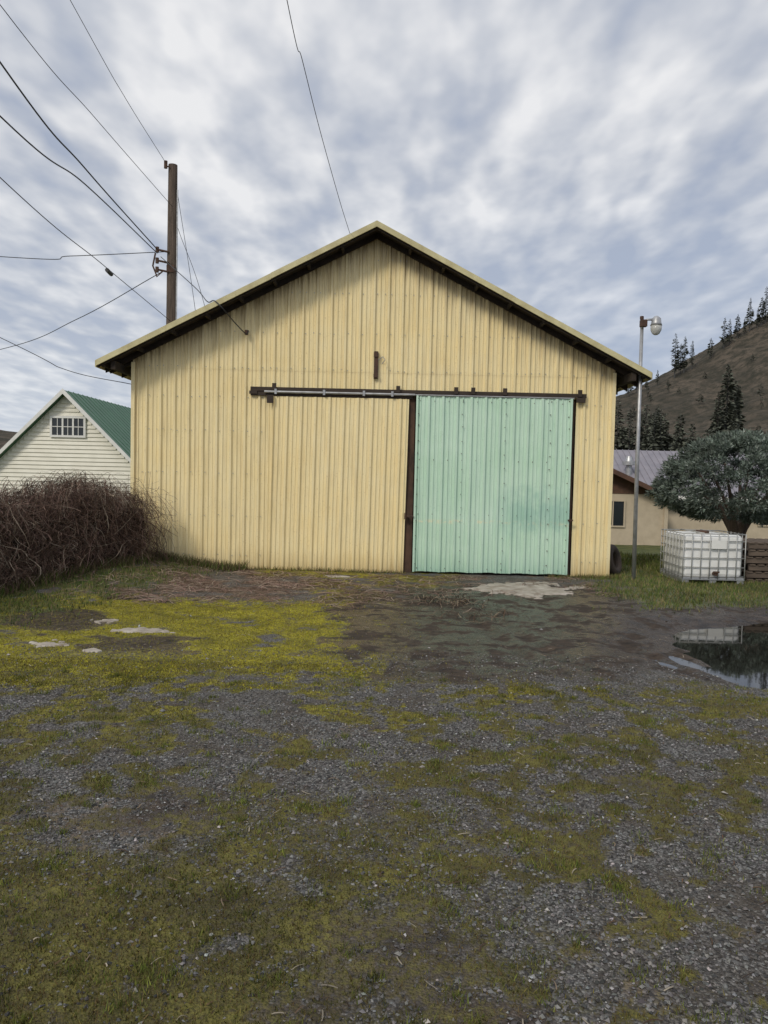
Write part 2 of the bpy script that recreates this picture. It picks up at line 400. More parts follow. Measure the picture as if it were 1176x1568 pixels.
# ---------------- barn ----------------
barn=empty('yellow_metal_barn')
CX=-.23; XL,XR=-4.5,4.03; YF,YB=13.7,21.8
rz=lambda x:6.0-.515*abs(x-CX)
PIT=.25
def profile(x0,x1,pitch=PIT,phase=0.):
    pts=[(x0,0)]
    n0=int(math.floor((x0-phase)/pitch))-1
    for i in range(n0,n0+int((x1-x0)/pitch)+4):
        c=phase+i*pitch
        for dx,dy in ((-.034,0),(-.016,-.036),(.016,-.036),(.034,0),(.082,0),(.092,-.016),(.110,-.016),(.120,0),(.160,0),(.168,-.008),(.178,-.008),(.186,0)):
            x=c+dx
            if x0+.001<x<x1-.001: pts.append((x,dy))
    pts.append((x1,0)); return pts
def sheet(name,x0,x1,y,zb,zt,mat,extra=(),parent=barn,wave=0,tilt=0):
    pr=profile(x0,x1)
    for e in extra:
        if x0<e<x1: pr.append((e,0))
    pr=sorted(pr,key=lambda p:p[0])
    v=[];f=[];n=10
    for x,dy in pr:
        b0=zb(x) if callable(zb) else zb; t0=zt(x) if callable(zt) else zt
        for k in range(n+1):
            z=b0+(t0-b0)*k/n
            yy=y+dy+.006*math.sin(x*2.3+z*1.7)+.004*math.sin(x*7+z*4)+wave*math.sin(x*3.1+1)*(1-k/n)
            v.append((x+tilt*(t0-z),yy,z))
    for i in range(len(pr)-1):
        for k in range(n):
            a=i*(n+1)+k; f.append((a,a+n+1,a+n+2,a+1))
    me=bpy.data.meshes.new(name); me.from_pydata(v,[],f); me.materials.append(mat)
    o=bpy.data.objects.new(name,me); scene.collection.objects.link(o); o.parent=parent; return o
topz=lambda x:rz(x)-.10
DX0,DX1=.36,3.36
rb=random.Random(3)
bz=lambda x:-.02+.012*math.sin(x*9)+.01*math.sin(x*23)
sheet('front_wall_lower_left',XL,DX0-.0,YF,lambda x:bz(x)-(.2 if x<-2 else 0),3.55,M_yel,wave=.004)
sheet('front_wall_lower_right',DX1,XR,YF,bz,3.55,M_yel)
sheet('front_wall_over_door',DX0,DX1,YF,3.14,3.55,M_yel)
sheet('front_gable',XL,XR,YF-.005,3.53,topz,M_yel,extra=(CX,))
s=MB()
s.box(XL,XL+.02,YF+.015,YB,-.3,3.66); s.box(XR-.02,XR,YF+.015,YB,-.9,3.66); s.obj('side_walls',M_yeld,barn)
s=MB(); s.prism([(XL,YB,-.9),(XR,YB,-.9),(XR,YB,rz(XR)-.1),(CX,YB,rz(CX)-.1),(XL,YB,rz(XL)-.1)],(0,.03,0)); s.obj('back_wall',M_yeld,barn)
s=MB(); s.box(XL-.012,XL+.05,YF-.045,YF-.018,-.2,3.62); s.box(XR-.05,XR+.012,YF-.045,YF-.025,-.03,3.62); s.obj('corner_trim',M_yeld,barn)
s=MB(); s.box(DX0-.3,DX1+.25,YF+.16,YF+.18,-.1,3.3); s.obj('dark_interior',M_black,barn)
s=MB(); s.box(DX0+.0,DX0+.15,YF+.0,YF+.12,-.05,3.13); s.box(DX1-.12,DX1-.02,YF+.0,YF+.12,-.05,3.13); s.obj('door_jambs',M_jamb,barn)
YR0,YR1=13.2,22.1; EL,ER=CX-4.72,CX+4.72
def slope(x0,x1,dz0,dz1,y0,y1):
    return [(x0,y0,rz(x0)+dz0),(x1,y0,rz(x1)+dz0),(x1,y0,rz(x1)+dz1),(x0,y0,rz(x0)+dz1)],(0,y1-y0,0)
s=MB()
for a,b_ in ((EL,CX),(CX,ER)):
    p,d=slope(a,b_,-.022,0,YR0,YR1); s.prism(p,d)
s.obj('roof_sheets',M_roof,barn)
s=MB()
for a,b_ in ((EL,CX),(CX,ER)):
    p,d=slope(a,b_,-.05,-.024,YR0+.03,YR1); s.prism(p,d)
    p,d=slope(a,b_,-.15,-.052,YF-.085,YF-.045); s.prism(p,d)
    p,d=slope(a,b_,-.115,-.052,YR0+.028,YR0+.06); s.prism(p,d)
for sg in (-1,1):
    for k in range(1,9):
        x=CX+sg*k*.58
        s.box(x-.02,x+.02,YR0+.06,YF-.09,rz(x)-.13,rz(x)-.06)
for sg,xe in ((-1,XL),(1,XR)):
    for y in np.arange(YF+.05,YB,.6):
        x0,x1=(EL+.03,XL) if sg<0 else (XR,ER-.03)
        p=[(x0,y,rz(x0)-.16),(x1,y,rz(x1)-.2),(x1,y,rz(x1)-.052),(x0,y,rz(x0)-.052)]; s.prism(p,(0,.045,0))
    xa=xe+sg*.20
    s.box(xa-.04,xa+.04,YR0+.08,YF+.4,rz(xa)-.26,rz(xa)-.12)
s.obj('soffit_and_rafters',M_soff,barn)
s=MB()
for a,b_ in ((EL-.01,CX),(CX,ER+.01)):
    n=8
    for i in range(n):
        xa=a+(b_-a)*i/n; xb=a+(b_-a)*(i+1)/n; o=rb.uniform(-.004,.004)
        p,d=slope(xa,xb,-.085+o,.014+o,YR0-.022-rb.uniform(0,.004),YR0-.002); s.prism(p,d)
    p,d=slope(a,b_,.002,.018,YR0-.0,YR0+.12); s.prism(p,d)
s.box(EL-.03,EL-.012,YR0,YR1,rz(EL)-.11,rz(EL)+.005); s.box(ER+.012,ER+.03,YR0,YR1,rz(ER)-.11,rz(ER)+.005)
s.obj('rake_trim',M_trim,barn)
s=MB()
rows=[.25,.95,1.7,2.45,3.05,3.57,4.2,4.9,5.5]
for i in range(-18,17):
    x=i*PIT
    for rzv in rows:
        if x<XL+.05 or x>XR-.05 or rzv>topz(x)-.15: continue
        if DX0<x<DX1 and rzv<3.15: continue
        if -2<x<DX0 and rzv<3.1: continue
        for dx in ((.05,) if rb.random()<.75 else (.05,-.06)):
            xx=x+dx; zz=rzv+rb.uniform(-.012,.012)
            s.box(xx-.006,xx+.006,YF-.022,YF-.006,zz-.006,zz+.006)
s.obj('siding_screws',M_steel,barn)
s=MB()
s.box(-2.40,3.52,YF-.075,YF-.036,3.165,3.235,0)
s.box(-2.40,DX0+.1,YF-.06,YF-.037,3.085,3.163,0)
s.box(-2.42,-2.28,YF-.08,YF-.03,3.11,3.163,0)
s.box(-2.10,-1.99,YF-.13,YF-.10,2.95,3.09,0)
for x in (.20,1.22,2.08,1.52,3.40,-1.98): s.box(x-.035,x+.035,YF-.11,YF-.076,3.18,3.30,0)
s.box(3.34,3.50,YF-.10,YF-.07,3.08,3.165,0)
s.obj('door_track_board',M_dark,barn)
s=MB(); s.tube([(-2.15,YF-.095,3.15),(.5,YF-.095,3.15)],.022,8); s.tube([(.5,YF-.095,3.15),(3.3,YF-.095,3.15)],.012,8)
for x in (-1.95,-1.1,-.4,.1): s.box(x-.02,x+.02,YF-.125,YF-.076,3.11,3.20)
s.obj('door_track_rail',M_steel,barn)
sheet('yellow_sliding_door',-2.0,.40,YF-.055,lambda x:-.01+.012*math.sin(x*7),3.075,M_yeld,wave=.010,tilt=-.012)
gd=empty('mint_sliding_door'); gd.parent=barn
sheet('mint_door_sheet',.535,3.265,YF-.075,lambda x:.035+.006*math.sin(x*11),3.135,M_grn,parent=gd,wave=.006)
s=MB()
s.box(.525,.56,YF-.115,YF-.06,.03,3.14); s.box(3.24,3.275,YF-.115,YF-.06,.03,3.14)
s.obj('mint_door_edges',M_grn,gd)
s=MB(); s.box(.54,3.26,YF-.055,YF-.015,.03,.15); s.box(.54,3.26,YF-.055,YF-.015,1.0,1.12); s.box(.54,3.26,YF-.055,YF-.015,2.98,3.1)
s.obj('mint_door_frame',M_dark,gd)
s=MB()
for x in np.arange(.60,3.25,.25):
    for z in (.10,1.06,2.02,3.05):
        s.box(x-.005,x+.005,YF-.100,YF-.074,z-.006+rb.uniform(-.01,.01),z+.006)
for x in (.57,1.35,2.1,2.9,3.22):
    for z in np.arange(.2,3.1,.24):
        x_=x+rb.uniform(-.012,.012); z_=z+rb.uniform(-.03,.03); s.box(x_-.005,x_+.005,YF-.119,YF-.074,z_-.005,z_+.006)
s.obj('mint_door_screws',M_rust,gd)
s=MB(); s.box(.40,.52,YF-.15,YF-.12,1.00,1.03); s.box(.36,.39,YF-.12,YF-.07,.96,1.07); s.box(3.25,3.34,YF-.14,YF-.12,.99,1.02); s.obj('door_latch',M_rust,gd)
s=MB(); s.box(-.235,-.165,YF-.07,YF-.04,3.42,3.90); s.box(-.24,-.16,YF-.09,YF-.07,3.80,3.88); s.box(-.24,-.16,YF-.09,YF-.07,3.44,3.50); s.obj('gable_bracket',M_rust,barn)
s=MB(); s.tube([(-.16,YF-.06,3.75),(-.08,YF-.12,3.80),(-.04,YF-.14,3.74),(-.09,YF-.12,3.68)],.008,6); s.obj('bracket_hook',M_steel,barn)
s=MB(); s.tube([(-2.48,YF-.02,4.17),(-2.48,YF-.12,4.17)],.012,6); s.tube([(-2.48,YF-.10,4.13),(-2.48,YF-.10,4.21)],.03,8); s.obj('wire_insulator',M_rust,barn)

# ---------------- utility pole & wires ----------------
pole=empty('utility_pole')
s=MB(); s.tube([(-6.14,22,-.5),(-6.14,22,5),(-6.14,22,10.3)],[.17,.15,.125],16); s.obj('pole_shaft',M_pole,pole,smooth=False)
s=MB(); s.box(-6.25,-6.03,21.84,21.86,7.3,7.5)
for z in (7.85,7.55,7.3): s.tube([(-6.2,21.85,z),(-6.5,21.8,z+.05)],.03,6); s.tube([(-6.5,21.8,z-.03),(-6.5,21.8,z+.12)],.05,8)
s.tube([(-6.55,21.8,7.8),(-6.62,21.8,7.45),(-6.5,21.8,7.15),(-6.35,21.8,7.3)],.025,6)
s.tube([(-6.3,21.85,10.15),(-6.3,21.85,10.35)],.05,8); s.tube([(-6.2,21.85,10.2),(-6.3,21.85,10.2)],.02,6)
s.obj('pole_hardware',M_rust,pole)
s=MB(); s.tube([(-5.99,21.95,0),(-5.99,21.95,9.6)],.02,6); s.obj('pole_conduit',M_steel,pole)
def wire(pts,r=.012):
    P=[Vector(p) for p in pts]; P=[P[0]*2-P[1]]+P+[P[-1]*2-P[-2]]
    out=[]
    for i in range(1,len(P)-2):
        for k in range(14):
            t=k/14; a,b_,c_,d_=P[i-1],P[i],P[i+1],P[i+2]
            out.append(.5*((2*b_)+(c_-a)*t+(2*a-5*b_+4*c_-d_)*t*t+(3*b_-a-3*c_+d_)*t**3))
    out.append(P[-2])
    s=MB(); s.tube([tuple(p) for p in out],r,6); return s.obj('overhead_wire',M_wire,smooth=True)
wire([(-6.5,21.8,7.9),(-6.17,15.8,7.76),(-5.99,12,7.86),(-5.4,0,9.3)],.015)
wire([(-6.5,21.8,7.8),(-6.17,15.8,7.45),(-5.99,12,7.06),(-5.4,0,6.9)],.013)
wire([(-6.1,21.85,9.1),(-6.05,16,8.85),(-5.99,12,8.71),(-5.6,0,8.9)],.007)
wire([(-6.3,21.85,10.3),(-6.15,18,10.25),(-6.0,14.6,10.35),(-5.6,0,11.4)],.007)
wire([(-6.14,21.85,5.95),(-6.07,16.5,6.05),(-5.99,12,6.14),(-5.6,0,6.9)],.008)
wire([(-6.3,22,7.9),(-9,22,7.72),(-11,22,7.66),(-25,22,8.4)],.011)
wire([(-6.4,22,7.35),(-10,25,6.55),(-15,30,6.28),(-30,45,7)],.012)
wire([(-4.53,13.95,3.25),(-5.8,14,3.5),(-6.99,14,4.05),(-14,14,7.2)],.007)
wire([(-.68,13.3,5.80),(-.80,12.2,5.98),(-.97,10.5,6.3),(-1.05,9,6.43),(-1.1,8,6.50),(-1.3,2,7.6)],.0045)
wire([(-6.4,21.8,7.7),(-4.4,17.65,5.89),(-3.5,15,5.0),(-2.91,13.1,4.58),(-2.62,13.3,4.27),(-2.48,13.55,4.14),(-2.44,13.58,4.2)],.010)
wire([(-6.0,22,9.5),(-5.6,22.6,6.3),(-5.0,24,0)],.007)
wire([(-6.0,22,8.6),(-5.35,23,6.3),(-4.4,26,0)],.007)
s=MB(); s.tube([(-6.10,17.1,6.0),(-6.09,16.8,6.02)],.045,8); s.obj('wire_splice',M_wire)

# ---------------- light post ----------------
lp=empty('yard_light_post')
s=MB(); s.tube([(4.40,13.42,-.1),(4.385,13.42,2.3),(4.38,13.42,4.42)],[.038,.034,.030],12)
s.tube([(4.38,13.42,4.30),(4.37,13.38,4.46),(4.45,13.36,4.50),(4.53,13.35,4.50)],.02,8); s.obj('post',M_steel,lp,smooth=True)
s=MB(); s.box(4.34,4.45,13.34,13.44,4.38,4.50); s.tube([(4.36,13.38,4.5),(4.36,13.38,4.56)],.035,8); s.obj('photocell_box',M_rust,lp,bevel=.008)
s=MB()
s.tube([(4.60,13.35,4.56),(4.60,13.35,4.52),(4.60,13.35,4.44),(4.60,13.35,4.40)],[.03,.075,.085,.10],16); s.obj('lamp_cap',M_steel,lp,smooth=True)
mg,ntg,bg=newmat('lamp_glass'); bg.inputs['Base Color'].default_value=(.62,.62,.58,1); bg.inputs['Roughness'].default_value=.2; bg.inputs['Transmission Weight'].default_value=.3
s=MB(); s.tube([(4.60,13.35,4.40),(4.60,13.35,4.32),(4.60,13.35,4.26),(4.60,13.35,4.24)],[.095,.09,.06,.03],16); s.obj('lamp_refractor',mg,lp,smooth=True)

# ---------------- hedge ----------------
hg=empty('overgrown_vine_hedge')
path=np.array([(-8.2,6.0),(-6.6,8.2),(-5.65,10.2),(-4.95,12.0),(-4.38,13.32)])
seg=np.r_[0,np.cumsum(np.linalg.norm(np.diff(path,axis=0),axis=1))]; LT=seg[-1]
def onpath(t): return np.interp(t,seg,path[:,0]),np.interp(t,seg,path[:,1])
def hh_(t): return 1.38-.012*(t/LT)*10+.24*(fbm(t,t*0,1.6,5)-.5)*2-.30*ss(.88,1,t/LT)
M_vine=attrmat('dead_vine',.85)
d=np.gradient(path,axis=0)
def vines(name,n,wlo,whi,wild):
    t=LT*rng.uniform(0,1,n); cx,cy=onpath(t)
    ang=np.arctan2(np.interp(t,seg,d[:,1]),np.interp(t,seg,d[:,0]))
    nxn,nyn=np.sin(ang),-np.cos(ang)
    H=hh_(t); S=7
    kind=rng.uniform(0,1,n); u=rng.uniform(0,1,n)
    off=.12+.40*rng.uniform(0,1,n); z0=H*rng.uniform(.15,1.0,n)
    top=kind<.3
    off=np.where(top,rng.uniform(-.45,.4,n),off); z0=np.where(top,H*rng.uniform(.88,.98,n),z0)
    ta=rng.uniform(-.5,.5,n)*(1+wild*1.5); L=rng.uniform(.2,.75,n)*(1+.3*wild)
    tk=rng.uniform(.2,1.2,n)*(1+wild*.9); ph=rng.uniform(0,6,n); fr=rng.uniform(4,10,n)
    dn=rng.uniform(-.35,1.15,n) if wild else rng.uniform(.1,1.2,n)
    pts=[]
    for k in range(S+1):
        q=k/S
        al=ta*q*L*1.3+.07*np.sin(q*fr+ph)
        down=np.where(top,-(.15*np.sin(q*3.1)*tk)+.25*q*q,q*L*(.2+.9*q)*dn)
        o=off+np.where(top,.25*q,.20*np.sin(q*2.6)*u+.06*np.sin(q*9+u*30))
        x=cx+np.cos(ang)*al+nxn*o; y=cy+np.sin(ang)*al+nyn*o
        z=np.clip(z0-down,.0+.02*u,H*1.2)+height(x,y)
        pts.append(np.stack([x,y,z],-1))
    pts=np.stack(pts,1)
    wd=rng.uniform(wlo,whi,n)[:,None,None]
    sx=np.stack([np.cos(ang),np.sin(ang),0*ang],-1)[:,None,:]+rng.uniform(-.6,.6,(n,1,3))
    V=np.stack([pts-sx*wd,pts+sx*wd],2).reshape(n,-1,3); k=2*(S+1); base=np.arange(n)[:,None]*k
    F=np.stack([base+np.array([[2*i,2*i+1,2*i+3,2*i+2]]) for i in range(S)],1).reshape(-1,4)
    cols=np.array([(.13,.08,.06),(.20,.13,.10),(.065,.042,.032),(.36,.29,.22),(.15,.09,.075)])
    cc=cols[rng.choice(5,n,p=[.28,.24,.22,.14,.12])]*rng.uniform(.6,1.4,(n,1))
    soup(name,V.reshape(-1,3),F,M_vine,np.repeat(cc,k,0),hg)
vines('vine_strands',6500,.0016,.0048,0)
vines('tangled_vines',7000,.0014,.0040,1)
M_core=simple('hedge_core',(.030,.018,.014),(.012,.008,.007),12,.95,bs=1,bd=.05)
T=np.linspace(0,LT,120); prof=[(.26,-.1),(.30,.25),(.29,.6),(.26,.86),(.16,.92),(-.1,.93),(-.40,.90),(-.45,.5),(-.45,-.1)]
Vc=[]
cx,cy=onpath(T); an=np.arctan2(np.interp(T,seg,d[:,1]),np.interp(T,seg,d[:,0]))
for i in range(len(T)):
    for j,(o,hz_) in enumerate(prof):
        o2=o+.14*(vnoise(T[i]*4,j*1.7,8)-.5)*2; z=hz_*hh_(T[i:i+1])[0]*.95+.06*(vnoise(T[i]*5,j*2.1,9)-.5)
        x=cx[i]+math.sin(an[i])*o2; y=cy[i]-math.cos(an[i])*o2
        Vc.append((float(x),float(y),float(z+height(x,y))))
P_=len(prof); Fc=[(i*P_+j,i*P_+j+1,(i+1)*P_+j+1,(i+1)*P_+j) for i in range(len(T)-1) for j in range(P_-1)]
o=MB(); o.v=Vc;o.f=Fc+[tuple(range((len(T)-1)*P_,len(T)*P_))];o.m=[0]*len(o.f); o.obj('vine_core',M_core,hg)
def wl(n,x0,x1,y,sd): return np.stack([rng.uniform(x0,x1,n),y-np.abs(rng.normal(0,sd,n))],-1)
tw=rng.uniform(2,LT,3500); wx,wy=onpath(tw); o_=rng.uniform(.35,.75,3500)
P=np.concatenate([np.stack([wx+.75*o_,wy-.45*o_],-1),wl(1800,-4.2,-2.4,13.6,.15)])
blades('weeds',P,.06,.20,.007,[(.08,.12,.03),(.12,.15,.035),(.16,.15,.06),(.20,.14,.09),(.14,.09,.06)],.9,M_blade)
P=np.concatenate([wl(900,-2.4,.4,13.58,.05),wl(450,3.4,4.2,13.58,.06),wl(200,2.9,3.4,13.5,.05)])
blades('wall_foot_grass',P,.02,.09,.006,[(.10,.13,.03),(.17,.15,.06),(.20,.14,.08)],.9,M_blade)
s=MB(); rr=random.Random(8)
for i in range(22):
    x=rr.uniform(-4.5,-3.8); z=.12; pts=[]
    y=YF-.10-rr.uniform(0,.25); H=rr.uniform(.5,1.35)*(1.2 if x<-4.2 else .7)
    for k in range(7):
        pts.append((x,y,z)); x+=rr.uniform(-.09,.09); z+=H/6; y+=rr.uniform(-.03,.03)
    s.tube(pts,[.0055-.0006*k for k in range(7)],5)
s.obj('climbing_dry_stems',simple('dry_stem_bark',(.22,.16,.12),(.12,.08,.06),9,.9),hg)

# ---------------- left neighbour house ----------------
M_white=simple('white_siding',(.84,.81,.70),(.74,.71,.60),2,.6)
M_whitet=simple('white_trim',(.82,.81,.77),(.7,.69,.65),3,.5)
M_green=simple('green_metal_roof',(.06,.17,.09),(.045,.13,.07),2,.45,.1)
mgl,ntl,bl_=newmat('window_glass'); bl_.inputs['Base Color'].default_value=(.02,.025,.03,1); bl_.inputs['Roughness'].default_value=.08
h1=empty('white_gabled_house')
hx,hy,az,hw=-13.25,32,4.96,3.3
s=MB()
z=-.5
while z<az-.25:
    z2=z+.17
    half=min(3.0,(az-.15-z2)/1.0)
    if half>.05:
        s.prism([(hx-half,hy-.045,z),(hx+half,hy-.045,z),(hx+half,hy,z2),(hx-half,hy,z2)],(0,.06,0))
    z=z2
s.prism([(hx-3,hy+.03,-.5),(hx+3,hy+.03,-.5),(hx+3,hy+.03,az-3.1),(hx,hy+.03,az-.12),(hx-3,hy+.03,az-3.1)],(0,11,0))
s.obj('siding_walls',M_white,h1)
s=MB()
for sg in (-1,1):
    s.prism([(hx,hy-.35,az),(hx+sg*hw,hy-.35,az-hw),(hx+sg*hw,hy-.35,az-hw-.1),(hx,hy-.35,az-.1)],(0,12,0),0)
for k in range(0,24):
    y=hy-.3+k*.5
    s.prism([(hx,y,az+.001),(hx+hw,y,az-hw+.001),(hx+hw,y,az-hw+.03),(hx,y,az+.03)],(0,.03,0),0)
s.obj('roof',M_green,h1)
s=MB()
for sg in (-1,1):
    s.prism([(hx,hy-.38,az+.05),(hx+sg*(hw+.03),hy-.38,az-hw+.02),(hx+sg*(hw+.03),hy-.38,az-hw-.16),(hx,hy-.38,az-.16)],(0,.028,0))
s.obj('rake_boards',M_whitet,h1)
wx0,wx1,wz0,wz1=-13.80,-12.50,3.12,3.82
s=MB(); t_=.09
s.box(wx0-t_,wx1+t_,hy-.10,hy-.05,wz1,wz1+t_);s.box(wx0-t_,wx1+t_,hy-.10,hy-.05,wz0-t_,wz0)
s.box(wx0-t_,wx0,hy-.10,hy-.05,wz0,wz1);s.box(wx1,wx1+t_,hy-.10,hy-.05,wz0,wz1)
for q in (1/3,2/3):
    x=wx0+(wx1-wx0)*q; s.box(x-.035,x+.035,hy-.09,hy-.06,wz0,wz1)
for q in (1/6,.5,5/6):
    x=wx0+(wx1-wx0)*q; s.box(x-.012,x+.012,hy-.085,hy-.065,wz0,wz1)
s.box(wx0,wx1,hy-.087,hy-.063,(wz0+wz1)/2-.015,(wz0+wz1)/2+.015)
s.obj('window_frame',M_whitet,h1)
s=MB(); s.box(wx0,wx1,hy-.06,hy-.048,wz0,wz1); s.obj('window_glass',mgl,h1)

# ---------------- right house ----------------
h2=empty('tan_ranch_house')
M_tan=simple('tan_stucco_siding',(.58,.49,.36),(.48,.40,.29),3,.8)
M_brown=simple('brown_gable_boards',(.13,.065,.04),(.07,.038,.025),5,.8)
M_shing=simple('brown_shingles',(.09,.06,.045),(.12,.09,.07),14,.9)
M_metal=simple('grey_metal_roof',(.30,.28,.31),(.23,.22,.25),2,.5,.2)
ax,azz=7.0,2.95
r2=lambda x:azz-.436*abs(x-ax)
s=MB(); s.box(3.2,11.0,30.02,38,-1.3,1.25); s.obj('main_walls',M_tan,h2)
s=MB(); s.prism([(3.2,30.0,1.25),(11.0,30.0,1.25),(ax,30.0,r2(ax)-.1)],(0,.1,0)); s.obj('gable_boards',M_brown,h2)
s=MB()
for e in (2.4,11.65):
    s.prism([(ax,29.5,azz),(e,29.5,r2(e)),(e,29.5,r2(e)-.12),(ax,29.5,azz-.12)],(0,8.6,0))
s.obj('main_roof',M_shing,h2)
s=MB()
for e in (2.4,11.65):
    s.prism([(ax,29.46,azz+.02),(e,29.46,r2(e)+.02),(e,29.46,r2(e)-.17),(ax,29.46,azz-.17)],(0,.035,0))
s.obj('fascia',M_brown,h2)
s=MB(); s.box(11.0,22,33,39,-1.3,1.3); s.obj('wing_walls',M_tan,h2)
s=MB(); s.prism([(6,32.4,1.15),(6,36,3.2),(6,39.6,1.15),(6,39.6,1.05),(6,36,3.1),(6,32.4,1.05)],(17,0,0))
for k in range(60):
    x=6+k*.28; s.prism([(x,32.4,1.152),(x,36,3.202),(x,36,3.23),(x,32.4,1.18)],(.03,0,0))
s.obj('wing_roof',M_metal,h2)
s=MB(); s.box(6,23,32.36,32.39,.98,1.17); s.obj('wing_fascia',M_whitet,h2)
s=MB(); g=MB()
def win(x0,x1,z0,z1,y):
    t=.06
    s.box(x0-t,x1+t,y-.06,y-.003,z1,z1+t);s.box(x0-t,x1+t,y-.06,y-.003,z0-t,z0);s.box(x0-t,x0,y-.06,y-.003,z0,z1);s.box(x1,x1+t,y-.06,y-.003,z0,z1)
    xm=(x0+x1)/2; s.box(xm-.02,xm+.02,y-.05,y-.02,z0,z1)
    g.box(x0,x1,y-.018,y-.004,z0,z1)
win(8.5,9.35,.0,.95,30.02); win(15.0,15.5,-.0,.7,33); win(16.1,17.3,-.0,.7,33)
s.obj('window_frames',M_tan,h2); g.obj('window_panes',mgl,h2)
s=MB(); s.tube([(10.75,34,1.8),(10.75,34,2.45),(10.75,34,2.46),(10.75,34,2.62),(10.75,34,2.63),(10.75,34,2.85)],[.13,.13,.30,.30,.18,.12],14); s.obj('roof_vent',M_steel,h2)
s=MB(); s.box(10.92,11.06,29.93,30.0,-1.3,1.2); s.obj('corner_board',M_tan,h2)

# ---------------- tote ----------------
tt=empty('ibc_water_tote')
TX0,TX1,TY0,TY1=5.13,6.19,13.12,14.15
mp,ntp,bp=newmat('white_hdpe'); bp.inputs['Roughness'].default_value=.4
fdirt=noise(ntp,4,5); ntp.links.new(mixc(ntp,ramp(ntp,fdirt,[(.4,0.),(.75,.5)]),(.86,.86,.84),(.62,.61,.54)),bp.inputs['Base Color'])
s=MB(); s.box(TX0+.03,TX1-.03,TY0+.03,TY1-.03,.11,.83); o=s.obj('tank_bottle',mp,tt,bevel=.05)
s=MB(); s.tube([(5.66,13.63,.83),(5.66,13.63,.88)],.11,20); s.obj('filler_cap',M_rust,tt)
s=MB(); 
for z in (.12,.28,.44,.60,.73,.85):
    s.tube([(TX0,TY0,z),(TX1,TY0,z),(TX1,TY1,z),(TX0,TY1,z),(TX0,TY0,z)],.010,6)
for i in range(8):
    x=TX0+(TX1-TX0)*i/7; s.tube([(x,TY0-.012,.08),(x,TY0-.012,.86)],.009,6); s.tube([(x,TY1+.012,.08),(x,TY1+.012,.86)],.009,6)
for i in range(1,7):
    y=TY0+(TY1-TY0)*i/7; s.tube([(TX0-.012,y,.08),(TX0-.012,y,.86)],.009,6); s.tube([(TX1+.012,y,.08),(TX1+.012,y,.86)],.009,6)
s.tube([(TX0+.35,TY0,.86),(TX0+.35,TY1,.86)],.012,6); s.tube([(TX1-.35,TY0,.86),(TX1-.35,TY1,.86)],.012,6)
M_cage=simple('cage_tube',(.50,.50,.48),(.36,.36,.34),9,.5,.4)
s.obj('steel_cage',M_cage,tt,smooth=True)
s=MB(); s.box(TX0-.01,TX1+.01,TY0-.01,TY1+.01,.055,.10)
for x in (TX0,5.60,TX1-.12): s.box(x,x+.12,TY0,TY1,-.08,.054)
s.obj('base_pallet',M_steel,tt,bevel=.006)
s=MB(); s.box(5.60,5.86,TY0-.032,TY0-.024,.60,.74); s.obj('label_plate',M_whitet,tt)
s=MB(); s.tube([(5.68,TY0+.02,.17),(5.68,TY0-.07,.17)],.035,10); s.box(5.63,5.73,TY0-.09,TY0-.07,.19,.22); s.obj('drain_valve',M_rust,tt)
pw=empty('wooden_pallet_stack'); M_pal=simple('weathered_pallet_wood',(.16,.12,.09),(.08,.06,.045),4,.9,sc=(.6,4,4))
s=MB(); z=-.04
for L_ in range(6):
    ox=random.uniform(-.04,.04)
    for y in (13.35,13.85,14.3): s.box(6.37+ox,7.55+ox,y,y+.05,z,z+.085)
    for i in range(8):
        x=6.37+ox+i*.155; s.box(x,x+.10,13.33,14.37,z+.087,z+.107)
    z+=.128
s.obj('pallet_boards',M_pal,pw)
m_t=simple('tyre_rubber',(.035,.030,.026),(.07,.05,.04),9,.85)
bpy.ops.mesh.primitive_torus_add(major_radius=.22,minor_radius=.075,major_segments=32,minor_segments=12,location=(4.22,14.05,.27),rotation=(math.radians(78),0,math.radians(55)))
o=bpy.context.object; o.name='old_tyre'; o.data.materials.append(m_t)

# ---------------- trees ----------------
M_leaf=attrmat('evergreen_needles',.8,spec=.2)
M_bark=simple('tree_bark',(.12,.09,.07),(.06,.04,.03),6,.95,sc=(4,4,1),bs=.8,bd=.03)
tr=empty('rounded_evergreen_tree')
tx,ty,tz0=9.3,20.2,float(height(9.35,20.2))
rt=random.Random(5)
s=MB()
for k in range(9):
    a=k*2*math.pi/9+rt.uniform(-.3,.3); r=rt.uniform(.9,1.6)
    s.tube([(tx+.06*math.cos(a),ty+.06*math.sin(a),tz0-.1),(tx+.14*math.cos(a),ty+.14*math.sin(a),tz0+.6),(tx+.35*r*math.cos(a),ty+.35*r*math.sin(a),tz0+1.2),(tx+r*math.cos(a),ty+r*math.sin(a),tz0+2.0+rt.uniform(0,.5))],[.09,.075,.055,.025],8)
s.obj('trunk_and_limbs',M_bark,tr)
nc=760; C=[];cs=[]
for i in range(nc):
    a=rt.uniform(0,2*math.pi); cz=rt.uniform(-.38,1)
    R=2.12*(1+.06*math.sin(3*a+1)+.04*math.sin(7*a)+rt.uniform(-.08,.07)); rr_=math.sqrt(max(0,1-max(cz,0)**2))*R*(rt.uniform(.8,1.0))
    if cz<0: rr_*=(1+cz*1.3)
    C.append((tx+rr_*math.cos(a),ty+rr_*math.sin(a),1.26+(1.72 if cz>0 else 1.15)*cz*rt.uniform(.93,1.03)))
    cs.append(rt.uniform(.10,.23))
C=np.array(C);cs=np.array(cs)
